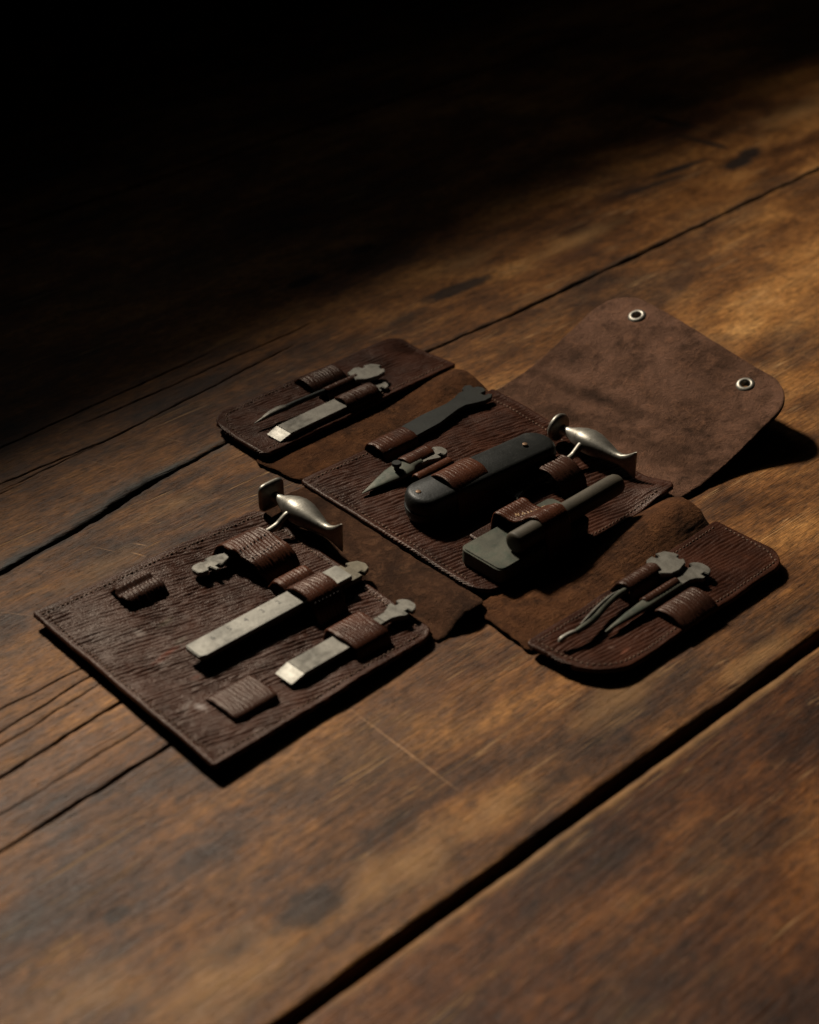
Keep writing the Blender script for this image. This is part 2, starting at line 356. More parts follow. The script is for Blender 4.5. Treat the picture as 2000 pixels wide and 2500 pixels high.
def bm_obj(name, bm, material, parent, smooth=True, scale=MM, sharp=35):
    bmesh.ops.recalc_face_normals(bm, faces=bm.faces)
    me = bpy.data.meshes.new(name); bm.to_mesh(me); bm.free()
    for v in me.vertices: v.co *= scale
    if smooth:
        me.polygons.foreach_set('use_smooth', np.ones(len(me.polygons), bool)); me.set_sharp_from_angle(angle=R(sharp))
    me.update(); return link_mesh(name, me, material, parent)
def prism(name, pts, z0, z1, material, parent, bev=.35, seg=2, dz=None):
    """flat plate cut to an outline (x, y) mm, with softened edges; dz(x, y) may bend it"""
    bm = bmesh.new(); vs_ = [bm.verts.new((x, y, z0)) for x, y in pts]
    f = bm.faces.new(vs_); r = bmesh.ops.extrude_face_region(bm, geom=[f])
    for v in r['geom']:
        if isinstance(v, bmesh.types.BMVert): v.co.z = z1
    bmesh.ops.recalc_face_normals(bm, faces=bm.faces)
    if bev: bmesh.ops.bevel(bm, geom=[e for e in bm.edges if e.calc_face_angle(0) > R(40)], offset=bev, segments=seg, affect='EDGES', clamp_overlap=True)
    bmesh.ops.triangulate(bm, faces=[f for f in bm.faces if len(f.verts) > 4])
    if dz:
        for v in bm.verts: v.co.z += dz(v.co.x, v.co.y)
    return bm_obj(name, bm, material, parent)
def loft(name, secs, material, parent, cap=True, seg=28, sharp=50):
    """secs: list of (centre, axis_a, axis_b, half_a, half_b, exponent)"""
    V_, F = [], []
    for (c, a, b, ha, hb, e) in secs:
        for i in range(seg):
            t = 2*math.pi*i/seg; ct, st = math.cos(t), math.sin(t)
            x = math.copysign(abs(ct)**(2/e), ct)*ha; y = math.copysign(abs(st)**(2/e), st)*hb
            V_.append(Vector(c)+Vector(a)*x+Vector(b)*y)
    n = len(secs); bm = bmesh.new(); bv = [bm.verts.new(v) for v in V_]
    for k in range(n-1):
        for i in range(seg):
            j = (i+1) % seg; bm.faces.new((bv[k*seg+i], bv[k*seg+j], bv[(k+1)*seg+j], bv[(k+1)*seg+i]))
    if cap: bm.faces.new(bv[:seg]); bm.faces.new(bv[(n-1)*seg:])
    return bm_obj(name, bm, material, parent, sharp=sharp)
def tube(name, pts, radii, material, parent, seg=18, flat=1.0, step=1.0):
    """round bar along a smooth path; flat < 1 squashes it in z"""
    P, x = spline(np.c_[np.array(pts, float), np.array(radii, float)], step); secs = []
    for i in range(len(P)):
        d = P[min(i+1, len(P)-1), :3]-P[max(i-1, 0), :3]; d = Vector(d).normalized()
        a = d.cross(Vector((0, 0, 1))).normalized(); b = a.cross(d)
        secs.append((P[i, :3], a, b, max(P[i, 3], .05), max(P[i, 3], .05)*flat, 2))
    return loft(name, secs, material, parent, seg=seg)
def stitches(parent, path, zf, pitch=2.6, ln=1.7, wd=.38, lift=.15, material='thread', name='stitching'):
    """a run of thread stitches, or of dark dabs for stitch holes, along kit points, joined: too small to tell singly"""
    P, x = spline(path, .25); V_, F = [], []; k = 0
    for s in np.arange(pitch*.5, x[-1]-pitch*.4, pitch):
        pts = []
        for a in (-.5, -.25, 0, .25, .5):
            q = s+a*ln*random.uniform(.9, 1.1); pu = np.interp(q, x, P[:, 0]); pv = np.interp(q, x, P[:, 1])
            pts.append((pu, -pv))
        d = np.array(pts[-1])-np.array(pts[0]); d /= np.hypot(*d); nrm = np.array((-d[1], d[0]))
        j = random.uniform(-.12, .12)
        for (pu, pv), hgt, ww in zip(pts, (-.35, .12, .28, .12, -.35), (.5, .9, 1, .9, .5)):
            c = np.array((pu, pv))+nrm*j; zz = float(zf(pu, -pv))+lift
            V_ += [(*(c+nrm*wd*ww), zz-.3), (*(c+nrm*wd*.6*ww), zz+hgt), (*(c-nrm*wd*.6*ww), zz+hgt), (*(c-nrm*wd*ww), zz-.3)]
        for r in range(4):
            for e in range(3): F.append((k+r*4+e, k+r*4+e+1, k+r*4+e+5, k+r*4+e+4))
        k += 20
    o = from_arrays(name, V_, F, np.ones(len(F), bool), M[material], parent); o['kind'] = 'stuff'; return o

# ================================================================== THE TABLE
table = bpy.data.objects.new('table', None); C.objects.link(table); table.location = world(0, 0, 0); table.rotation_euler = (0, 0, KA)
table['kind'] = 'structure'; table.empty_display_size = .05
def seamA(u): return 255.5 + .45*pn(np.asarray(u, float)/120, .3, 4) + .12*pn(np.asarray(u, float)/9, .7, 5)
SB = np.array([(-400, -36), (-120, -41), (14, -47.4), (47, -51.6), (74, -55), (108, -62.3), (122, -63.5), (171, -68.5), (240, -69.5), (322, -68.2), (391, -66), (538, -69), (726, -72.6), (1000, -75), (1800, -80)])
def seamB(u): u = np.asarray(u, float); return np.interp(u, SB[:, 0], SB[:, 1]) + .7*pn(u/17, .2, 6) + .35*pn(u/5, .9, 7)
def gapB(u):
    u = np.asarray(u, float); return np.maximum(.3, .5 + 1.7*np.exp(-((u-92)/24)**2)*(1+.5*pn(u/5, .1, 44)) + .5*np.exp(-((u-30)/40)**2) + .45*ss(330, 420, u)*(1+1.6*pn(u/26, .6, 45)) - .25*ss(150, 200, u) + .4*pn(u/8, .5, 8))
def seamC(u): return -392 + 1.2*pn(np.asarray(u, float)/90, .3, 14)
def seamD(u): return 572 + 1.0*pn(np.asarray(u, float)/90, .3, 15)
CR1 = [  # open checks in the wide plank: points (u, v), half width
    ([(-260, 60), (-120, 57), (-50, 53.4), (-6, 48.7), (18, 47)], .45), ([(-300, 92), (-140, 83), (-65, 77.5), (-6, 72.4), (35, 70)], .75),
    ([(-300, 124), (-160, 118), (-63, 113), (-8, 110), (40, 108)], .85), ([(-150, 44), (-42, 40.5), (-5, 40.7), (12, 40)], .40), ([(-200, 70), (-54, 61), (-6, 56), (10, 55)], .30),
    ([(-230, 101), (-60, 96), (0, 92), (20, 91)], .22)]
CR2 = [([(-150, -150), (0, -149), (77, -148), (179, -153), (230, -155)], .5), ([(120, -137.6), (144, -138), (244, -141), (300, -143)], .45),
       ([(-80, -121), (66, -116.3), (131, -115), (241, -126), (275, -129)], .5), ([(40, -110), (81, -112), (150, -116)], .3), ([(-60, -104), (20, -106), (70, -109)], .3)]
def plank(lo, hi, cracks, mname, seed, ur=(-420, 1750), lo_gap=None, hi_gap=None, grey=None, rnd=2.2, drop=0.0):
    us = np.unique(np.r_[np.arange(ur[0], -60, 6), np.arange(-60, 330, 2.2), np.arange(330, 820, 5), np.arange(820, ur[1]+1, 25)]).astype(float)
    L, Hh = lo(us)+(lo_gap(us) if lo_gap else 0), hi(us)-(hi_gap(us) if hi_gap else 0)
    e = np.array([0, .15, .4, .8, 1.4, 2.2, 3.4, 5, 7.5, 11, 16])
    w0 = float(np.mean(Hh-L)); mids = np.arange(20, w0-20, 5.)
    cols = [(0, x) for x in e] + [(2, x) for x in mids] + [(1, -x) for x in e[::-1]]
    V0 = []
    for kind, x in cols:
        V0.append(L+x if kind == 0 else (Hh+x if kind == 1 else L + x*(Hh-L)/w0))
    V0 = np.stack(V0, 1)                                   # (nu, nv)
    off = np.array([-3.2, -2.2, -1.4, -1, -.6, 0, .6, 1, 1.4, 2.2, 3.2])
    info = []
    for pts, hw in cracks:
        pts = np.array(pts, float); cv = np.interp(us, pts[:, 0], pts[:, 1]) + .55*pn(us/14, hw*7, seed+3) + .22*pn(us/4, hw*3, seed+5)
        env = ss(pts[0, 0], pts[0, 0]+40, us)*ss(pts[-1, 0], pts[-1, 0]-22, us); hwv = hw*(.35+.65*env)*(1+.45*pn(us/11, hw*11, seed+8))
        V0 = np.concatenate([V0, cv[:, None] + off[None, :]*hw], 1); info.append((cv, hwv, env))
    V0 = np.sort(V0, axis=1)
    U0 = np.repeat(us[:, None], V0.shape[1], 1)
    z = .30*fbm(U0/60, V0/28, 3, seed) + .10*pn(U0/9, V0/4, seed+2) - drop
    black = np.zeros_like(z); wear = np.zeros_like(z)
    for cv, hwv, env in info:
        d = np.abs(V0-cv[:, None])/np.maximum(hwv[:, None], .05)
        prof = np.clip(1-d, 0, 1)**.6; z -= 4.0*prof*env[:, None]; z -= .35*np.exp(-(d/2.2)**2)*env[:, None]
        black = np.maximum(black, np.clip(1.15-d, 0, 1)*env[:, None])
    dl, dh = V0-L[:, None], Hh[:, None]-V0; de = np.minimum(dl, dh)
    rr = rnd*(1+.5*pn(us/25, .1, seed+12))[:, None]
    z -= rr*(1-np.sqrt(np.clip(1-np.clip(1-de/rr, 0, 1)**2, 0, 1)))
    if grey is not None:
        wear = grey(U0, V0, dl, dh); reach = (.6+3.2*ss(-40, 40, U0)*ss(150, 110, U0))*(1+.7*pn(U0/9, V0/5, seed+41))
        black = np.maximum(black, .92*np.exp(-((dh if seed == 3 else dl)/np.maximum(reach, .3))**2))
    n, m_ = V0.shape
    top = np.stack([U0, -V0, z], -1)
    sk = [top[:, :1]*1, top, top[:, -1:]*1]; sk[0][..., 2] = -32; sk[2][..., 2] = -32
    A = np.concatenate(sk, 1); black = np.pad(black, ((0, 0), (1, 1)), constant_values=.6); wear = np.pad(wear, ((0, 0), (1, 1)))
    n, m_ = A.shape[:2]; idx = np.arange(n*m_).reshape(n, m_)
    q = np.stack([idx[:-1, :-1], idx[:-1, 1:], idx[1:, 1:], idx[1:, :-1]], -1).reshape(-1, 4)
    bot = idx[:, [0, -1]]; qb = np.stack([bot[:-1, 1], bot[:-1, 0], bot[1:, 0], bot[1:, 1]], -1)
    q = np.concatenate([q, qb])
    q = q[:, ::-1]
    o = from_arrays('plank', A.reshape(-1, 3), q.tolist() + [idx[0, :].tolist(), idx[-1, ::-1].tolist()], np.r_[np.ones(len(q)), 0, 0], M[mname], table)
    ca = o.data.color_attributes.new('wear', 'FLOAT_COLOR', 'POINT'); c4 = np.ones((n*m_, 4)); c4[:, 0] = wear.ravel(); c4[:, 1] = black.ravel(); c4[:, 2] = 0
    ca.data.foreach_set('color', c4.ravel()); return o
DK = (.018, .011, .008)
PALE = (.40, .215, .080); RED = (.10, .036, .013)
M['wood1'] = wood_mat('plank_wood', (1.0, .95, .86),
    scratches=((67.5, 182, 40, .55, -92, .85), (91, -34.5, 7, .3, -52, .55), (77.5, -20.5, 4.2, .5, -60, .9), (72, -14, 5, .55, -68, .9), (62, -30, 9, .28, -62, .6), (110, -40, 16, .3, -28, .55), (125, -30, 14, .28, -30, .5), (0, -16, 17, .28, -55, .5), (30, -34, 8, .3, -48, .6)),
    marks=((23, 229, 34, 13, 0, .65, PALE), (70, 233, 26, 8, 0, .5, PALE), (-70, 226, 42, 17, 4, .6, PALE), (-107, 198, 30, 14, 0, .4, PALE), (157, 221, 30, 10, 2, .5, PALE), (227, 245, 34, 6, 2, .6, PALE), (110, -39, 26, 8, 2, .4, PALE), (55, -17, 30, 9, 0, .35, PALE),  # front PALE blobs: soft pools of light painted into the wood colour
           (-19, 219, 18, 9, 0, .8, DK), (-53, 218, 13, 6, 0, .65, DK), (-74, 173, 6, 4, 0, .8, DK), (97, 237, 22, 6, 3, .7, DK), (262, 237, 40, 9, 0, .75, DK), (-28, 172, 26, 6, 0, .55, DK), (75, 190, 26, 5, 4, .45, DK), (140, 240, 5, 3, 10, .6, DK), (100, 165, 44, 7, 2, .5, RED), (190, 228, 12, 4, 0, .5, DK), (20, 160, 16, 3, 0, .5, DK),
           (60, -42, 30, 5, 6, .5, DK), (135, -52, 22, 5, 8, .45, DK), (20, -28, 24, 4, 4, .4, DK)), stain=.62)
M['wood0'] = wood_mat('front_plank_wood', (.60, .47, .35), marks=((84, 283, 40, 9, 0, .6, DK), (120, 307, 30, 14, 0, .75, DK), (138, 318, 26, 10, 0, .6, DK), (40, 330, 40, 12, 0, .5, DK), (210, 300, 50, 14, 0, .5, DK), (120, 261, 260, 2.2, 0, .6, PALE)), stain=.65)
M['wood2'] = wood_mat('back_plank_wood', (.98, .90, .76), marks=(
    (503, -112, 46, 10, 0, .6, PALE), (813, -151, 60, 16, 0, .5, PALE), (420, -140, 40, 10, 0, .35, PALE), (472, -100, 34, 9, 0, .7, RED), (392, -114, 30, 6, -3, .9, DK), (345, -108, 20, 6, 0, .7, DK), (643, -145, 26, 4, -6, .8, DK), (688, -120, 15, 8, 0, .95, DK), (712, -126, 15, 8, 20, .95, DK), (706, -162, 4, 22, 8, .9, DK), (722, -205, 5, 26, 10, .85, DK), (660, -143, 24, 3.4, -8, .9, DK), (610, -137, 34, 2.6, -6, .85, DK), (330, -190, 14, 5, 0, .9, DK), (390, -200, 12, 5, 0, .9, DK)),
    scratches=((430, -115, 16, .5, -60, .4), (470, -118, 10, .5, -50, .4), (108, -95, 14, .3, -68, .6), (150, -90, 12, .3, -66, .4)), stain=.6)
def greyB2(u, v, dl, dh): return np.exp(-(dh/(5+7*np.exp(-((u-60)/70)**2)))**2)*ss(-60, 20, u)*ss(330, 160, u) + .6*np.exp(-(dh/2.5)**2)
def greyB1(u, v, dl, dh): return .8*np.exp(-(dl/(1.5+8*np.exp(-((u-158)/22)**2)))**2)*ss(120, 150, u)*ss(330, 180, u) + .4*np.exp(-(dl/1.5)**2)
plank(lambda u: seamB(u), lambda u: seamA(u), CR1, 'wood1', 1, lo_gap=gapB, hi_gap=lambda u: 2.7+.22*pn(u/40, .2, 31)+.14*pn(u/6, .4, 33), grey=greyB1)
plank(lambda u: seamA(u), lambda u: seamD(u), [], 'wood0', 2, lo_gap=lambda u: 3.0+.22*pn(u/36, .7, 32)+.16*pn(u/6, .4, 34), rnd=2.4, drop=.2)
plank(lambda u: seamC(u), lambda u: seamB(u), CR2, 'wood2', 3, lo_gap=lambda u: 0*u+1, hi_gap=gapB, grey=greyB2)
plank(lambda u: 0*u-720, lambda u: seamC(u), [], 'wood2', 4, hi_gap=lambda u: 0*u+1)
# unseen wall added out of frame so its top edge shades the back of the table
bm = bmesh.new(); bmesh.ops.create_cube(bm, size=1)
for v in bm.verts: v.co = Vector((v.co.x*4600+500, v.co.y*60, v.co.z*1260+54))
bmesh.ops.bevel(bm, geom=bm.edges[:], offset=6, segments=2, affect='EDGES')
shade_wall = bm_obj('shade_wall', bm, M['shade_wall'], None); shade_wall['kind'] = 'structure'; shade_wall.location = world(300, -760, 0); shade_wall.rotation_euler = (0, 0, KA + R(5.0))

# ================================================================== THE LEATHER TOOL ROLL
roll = thing('leather_tool_roll', 'dark brown leather tool roll unfolded flat on the plank table', 'tool roll', 0, 0, 0)
def zL(u, v): return 4.5 + 2.6*np.clip((137-u)/137., 0, 1.1)**1.2 + .95*fbm(u/52, v/52, 2, 51) + .9*ss(16, 0, v)*ss(60, 130, u) + .9*ss(110, 141, v)*ss(60, 137, u)
def zC(u, v): return 4.6 + 6.0*ss(112, 140, v)*ss(266, 296, u) + .75*fbm(u/44, v/44, 2, 61) - .3*ss(20, 0, v)
def zFL(u, v): return 5.6 + 1.2*ss(-60, -36, v) + .8*ss(185, 165, u) + .7*fbm(u/40, v/30, 2, 71)
def zFR(u, v): return 5.6 + .7*ss(190, 160, u) + .6*fbm(u/40, v/30, 2, 81)
WR = (.80, 13, 2.1, 15)
panel('side_panel', [(3, -1.5), (137, 0), (130, 136.5), (-1.5, 139.5)], (2, 9, 9, 2), zL, 1.9, M['leather'], roll, .55, WR, seed=1)
panel('centre_panel', [(169, -6), (312, -5), (300, 138), (166, 131)], (3, 2, 6, 12), zC, 2.0, M['leather'], roll, .55, (.75, 12, 2.3, 16), seed=2)
panel('side_flap', [(172, -89), (314, -88), (314, -36), (169, -34.5)], (16, 10, 2, 4), zFL, 2.1, M['leather'], roll, .55, (.6, 8, 2.1, 14), seed=3)
panel('side_flap', [(151.5, 170), (294, 167.5), (295, 213.5), (157, 214)], (4, 3, 15, 22), zFR, 2.1, M['leather'], roll, .55, (.5, 5, 2.0, 15), seed=4)
# soft suede folds between the panels
def zGF(u, v): return 1.9 + (1.2 + 4.6*ss(60, 137, v))*np.sin(np.pi*np.clip((u-135)/34., 0, 1)) + .35*fbm(u/9, v/12, 3, 91)
def zGL(u, v): return 1.9 + (1.0 + 6.5*ss(255, 305, u))*np.sin(np.pi*np.clip((v+42)/40., 0, 1))**1.2 + .22*fbm(u/25, v/7, 2, 92)
def zGR(u, v): return 2.0 + (1.2 + 9.5*ss(205, 285, u))*np.sin(np.pi*np.clip((v-131)/42., 0, 1))**1.3 + .22*fbm(u/25, v/7, 2, 93)
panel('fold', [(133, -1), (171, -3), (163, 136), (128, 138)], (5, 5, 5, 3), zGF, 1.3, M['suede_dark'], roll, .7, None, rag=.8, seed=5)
panel('fold', [(166, -42), (309, -42), (309, -3), (170, -8)], (6, 3, 2, 6), zGL, 1.3, M['suede'], roll, .7, (.30, 2, 1.8, 12), rag=.9, seed=6)
panel('fold', [(157, 131), (291, 131), (290, 172), (153, 173)], (6, 3, 3, 3), zGR, 1.3, M['suede'], roll, .7, (.34, 2, 2.0, 12), rag=.7, seed=7)
# the big cover flap rising behind, with two eyelets
def zCov(u, v):
    x = np.clip(u-306, 0, 130); prof = np.interp(x, [0, 14, 30, 45, 60, 80, 96, 112], [2.2, 3.2, 5.8, 10.5, 17, 25.5, 31, 35])
    return 2.2 + (prof-2.2)*(1.02-.17*ss(20, 140, v)) + 1.6*np.sin(v/23.)*ss(20, 70, x)*.5 + .5*fbm(u/30, v/30, 3, 101) + .1*pn(u/5, v/5, 102)
EY = [(398.5, 26.2), (390.5, 110.8)]
cover, _ = panel('cover_flap', [(306, -5), (413, 0), (402, 139), (298, 139)], (1, 22, 24, 3), zCov, 2.0, M['flap'], roll, .7, None, rag=.15, seed=8, holes=[(a, b, 2.9) for a, b in EY])
for (eu, ev) in EY:
    du = float(zCov(np.array(eu+2.), np.array(ev))-zCov(np.array(eu-2.), np.array(ev)))/4; dv = float(zCov(np.array(eu), np.array(ev+2.))-zCov(np.array(eu), np.array(ev-2.)))/4
    n = Vector((-du, dv, 1)).normalized(); a = Vector((1, 0, du)).normalized(); b = n.cross(a)
    c = Vector((eu, -ev, float(zCov(np.array(eu), np.array(ev)))))
    prof = [(2.3, -3.4), (2.3, -.6), (2.45, .35), (2.9, .95), (3.7, 1.1), (4.6, .75), (5.3, .1), (5.5, -.4)]
    loft('eyelet', [(c+n*h, a, b, r, r, 2) for r, h in prof], M['nickel'], cover, cap=False, seg=36)
# stitching round the panels
stitches(roll, [(5, 3), (60, 3.6), (132, 4.5)], zL); stitches(roll, [(7, 5), (4, 60), (2.5, 134)], zL); stitches(roll, [(3, 135.5), (60, 134), (124, 132)], zL); stitches(roll, [(133, 5), (130, 60), (126, 128)], zL)
stitches(roll, [(172, -2), (230, -1.5), (300, -1)], zC); stitches(roll, [(302.5, 0), (299, 50), (294, 100)], zC); stitches(roll, [(173, 2), (171, 60), (169.5, 118)], zC); stitches(roll, [(240, 132), (290, 133.5)], zC)
stitches(roll, [(175, -38.5), (240, -39.5), (309, -40)], zFL); stitches(roll, [(173, -41), (175, -70), (180, -80), (190, -84.5), (250, -85)], zFL)
stitches(roll, [(156, 174), (220, 172), (290, 171)], zFR); stitches(roll, [(156, 176), (158.5, 194), (164, 204), (178, 210), (220, 210), (280, 210), (288, 206), (291, 198), (291.5, 174)], zFR)

def base(zf, u, v): return float(zf(np.array(float(u)), np.array(float(v))))
# straps on the square side panel
b = lambda v, u=108: base(zL, u, v)
loop(roll, [(14, b(14)-.6), (17, b(17)+1), (19.5, 11), (25, 14.6), (32, 15.2), (39, 14.4), (46, 13.6), (51, 10), (54, b(54)+.2), (56, b(56)-.4)], 94, 118, 1.8, seed=11, amp=.45, lo=[(0, -1), (.5, 1.5), (1, 4)], hi=[(0, -4), (.4, 0), (1, 1)])
loop(roll, [(54.5, b(56)-.4), (56.5, b(57)+1.6), (60, 10.8), (65, 11.8), (69, 10.4), (71.6, 7.8)], 96.5, 114.5, 1.7, seed=12, amp=.42)
loop(roll, [(70.6, 7.0), (71.4, 9.6), (73, 14.2), (77, 16.4), (83, 17), (88.5, 15.4), (92.5, 10.5), (95.5, b(96)+.4), (98, b(98)-.5)], 94, 112.5, 1.7, seed=13, amp=.42)
loop(roll, [(102.5, b(103)-.5), (104, b(104)+2), (106, 11.2), (110, 12.4), (117, 12.6), (123, 12.2), (126.4, 10.8), (128, 7.5), (129, b(129)-.5)], 89, 109, 1.8, seed=14, amp=.18)
loop(roll, [(9, b(9, 50)-.4), (11.5, b(11, 50)+2.4), (15, b(15, 50)+5.2), (19, b(19, 50)+3.6), (22, b(22, 50)+5.2), (26, b(26, 50)+4.6), (29.0, b(29, 50)+1.8), (31, b(31, 50)-.3)], 38, 58.5, 1.4, 'strapdark', seed=15, amp=.5)
loop(roll, [(102, b(102, 35)-.4), (103.5, b(103, 35)+1.4), (106, b(106, 35)+2.8), (113, b(113, 35)+3.2), (120, b(120, 35)+3.2), (123.8, b(123, 35)+2.4), (125, b(125, 35)-.4)], 22.5, 46, 1.5, 'strapdark', seed=16, amp=.22)
stitches(roll, [(95.8, 35.5), (116, 33)], lambda u, v: 15.3+0*u, 2.4, 1.0, .45, .12, 'hole'); stitches(roll, [(97.2, 43), (117, 42)], lambda u, v: 14.1+0*u, 2.4, 1.2, .5, .1, 'hole')  # near-black dabs standing in for the shaded stitch holes
stitches(roll, [(95.6, 90.5), (111.6, 91)], lambda u, v: 13.6+0*u, 2.2, .9, .35, .1, 'hole')
# straps on the centre panel
c_ = lambda v, u=220: base(zC, u, v)
loop(roll, [(-6, c_(-4)-.3), (-5.2, 6.5), (-3, 9.3), (1, 10.4), (6, 10.4), (10, 8.6), (11.5, c_(11)+.5), (12.5, c_(12)-.5)], 214, 239, 1.5, 'strap', seed=21, amp=.2)
loop(roll, [(17.6, c_(18)-.4), (18.4, c_(18)+2), (20.5, 10.2), (24, 11.6), (28, 10.8), (30.5, 8), (31.5, c_(31)-.3)], 214.5, 233, 1.4, seed=22, amp=.25, sp=1.6)
loop(roll, [(34, c_(34)-.4), (34.6, c_(34)+2.4), (36.5, 9.4), (38.8, 9.8), (41.2, 8.4), (42.2, c_(42)+1), (42.6, c_(43)-.4)], 210.5, 235.5, 1.3, seed=23, amp=.2, sp=1.6)
loop(roll, [(52.4, c_(54)-.4), (52.8, c_(55)+3), (53.6, 15), (56, 20.4), (60, 23.2), (65.5, 23.9), (71, 22.8), (75.4, 19), (77.2, 13), (78, 7), (78.6, c_(79)-.4)], 203, 227, 1.5, 'strap', seed=24, amp=.22, sp=2.0)
loop(roll, [(75, c_(75)-.4), (76, c_(76)+2), (78, 11), (82, 15), (87, 15.8), (92, 14.8), (97, 11.2), (99.6, 7), (101, c_(101)-.4)], 255, 273.5, 1.6, 'strapdark', seed=25, amp=.42)
# the wide strap over the metal slab and rod
STR = [(98.6, c_(99)-.4), (99.2, 9), (99.8, 16), (101.4, 20.4), (105, 21.4), (110, 20.6), (114, 20.9), (118, 23.6), (123, 26.2), (128, 24.8), (131, 20.6), (132.6, 13), (133.4, 7), (134, c_(134, 215)-.4)]
loop(roll, STR, 201.5, 225.5, 1.6, 'strap', seed=26, amp=.26, sp=1.8, lo=[(0, 0), (.4, 1.5), (.6, 6), (1, 7)], hi=[(0, -1), (.33, -3.5), (.5, -3), (.62, 0), (1, 0)])
panel('strap_base', [(195, 91), (226, 91), (226, 99.3), (195, 99.3)], (2, 2, 1, 1), lambda u, v: zC(u, v)+1.6, 1.5, M['strapdark'], roll, .7, (.25, 8, 2.2, 12), seed=9)
# worn gilt lettering pressed into that strap: strokes only half left
sp_, sx_ = spline(STR, .5)
def zStr(u, v): return np.interp(v, sp_[14:-14, 0], sp_[14:-14, 1])
gl = [((0, 0), (0, 2.2)), ((0, 2.2), (1.5, 0)), ((1.5, 0), (1.5, 2.2)), ((3, 0), (3.8, 2.2)), ((3.8, 2.2), (4.6, 0)), ((6.2, 0), (6.2, 2.3)), ((7.8, 2.3), (7.8, 0)), ((7.8, 0), (9.0, .1)), ((10.4, 2.2), (10.4, 0)), ((10.4, 0), (11.6, .1)), ((13.4, .1), (12.9, 1.2)), ((12.9, 1.2), (13.7, 2.2)), ((13.7, 2.2), (14.6, 1.1)), ((14.6, 1.1), (13.4, .1))]
V_, F = [], []
for (x0, y0), (x1, y1) in gl:
    L_ = math.hypot(x1-x0, y1-y0); nx, ny = -(y1-y0)/L_*.24, (x1-x0)/L_*.24; ks = 7
    for i in range(ks):
        f = i/(ks-1); x, y = x0+(x1-x0)*f, y0+(y1-y0)*f; ww = .5+.9*random.random()
        for sgn in (-1, 1):
            xx, yy = x+nx*ww*sgn, y+ny*ww*sgn; u = 207.6+xx*.92+yy*.55; v = 111.6+xx*.46-yy*.9
            V_.append((u, -v, float(zStr(u, v))+.16))
    o_ = len(V_)-2*ks; F += [(o_+2*i, o_+2*i+1, o_+2*i+3, o_+2*i+2) for i in range(ks-1)]
gilt = from_arrays('gilt_lettering', V_, F, np.ones(len(F)), M['gilt'], roll)
# straps on the flap that carries the small chisel, and on the one with the hook
d_ = lambda v: base(zFL, 245, v)
loop(roll, [(-86, d_(-86)-.3), (-84.5, d_(-84)+2), (-80, 10.6), (-75, 11.2), (-70, 10), (-66.5, d_(-66)+1.6), (-65, d_(-65)-.3)], 232, 257, 1.5, 'strapdark', seed=31, amp=.5)
loop(roll, [(-63.6, d_(-63)-.3), (-62.6, d_(-62)+2.4), (-60, 12.4), (-57, 13.6), (-54.5, 11.6), (-53, d_(-53)+1), (-52.2, d_(-52)-.3)], 232, 256, 1.4, 'strapdark', seed=32, amp=.3)
loop(roll, [(-52.0, d_(-52)-.3), (-51.4, d_(-51)+2.2), (-49.4, 11.2), (-45, 12.6), (-40.5, 11.8), (-37.8, 9.4), (-36.4, d_(-36)-.3)], 232, 256.5, 1.5, 'strapdark', seed=33, amp=.5)
e_ = lambda v: base(zFR, 225, v)
loop(roll, [(169.5, e_(170)-.3), (171, e_(171)+2.4), (174, 12.6), (178, 14.2), (182, 12.6), (184.6, e_(184)+1.4), (185.6, e_(185)-.3)], 210, 234, 1.4, 'strapdark', seed=34, amp=.42)
loop(roll, [(185.8, e_(186)-.3), (186.6, e_(186)+2.4), (188.6, 10.8), (190.6, 11.4), (192.8, 10), (193.8, e_(193)+.6), (194.4, e_(194)-.3)], 211, 235, 1.3, 'strapdark', seed=35, amp=.3)
loop(roll, [(195, e_(195)-.3), (196, e_(196)+1.8), (199, 9.8), (204, 10.4), (209, 9.4), (213, e_(213)+1.2), (214.4, e_(214)-.6)], 211, 237, 1.5, 'strapdark', seed=36, amp=.5)

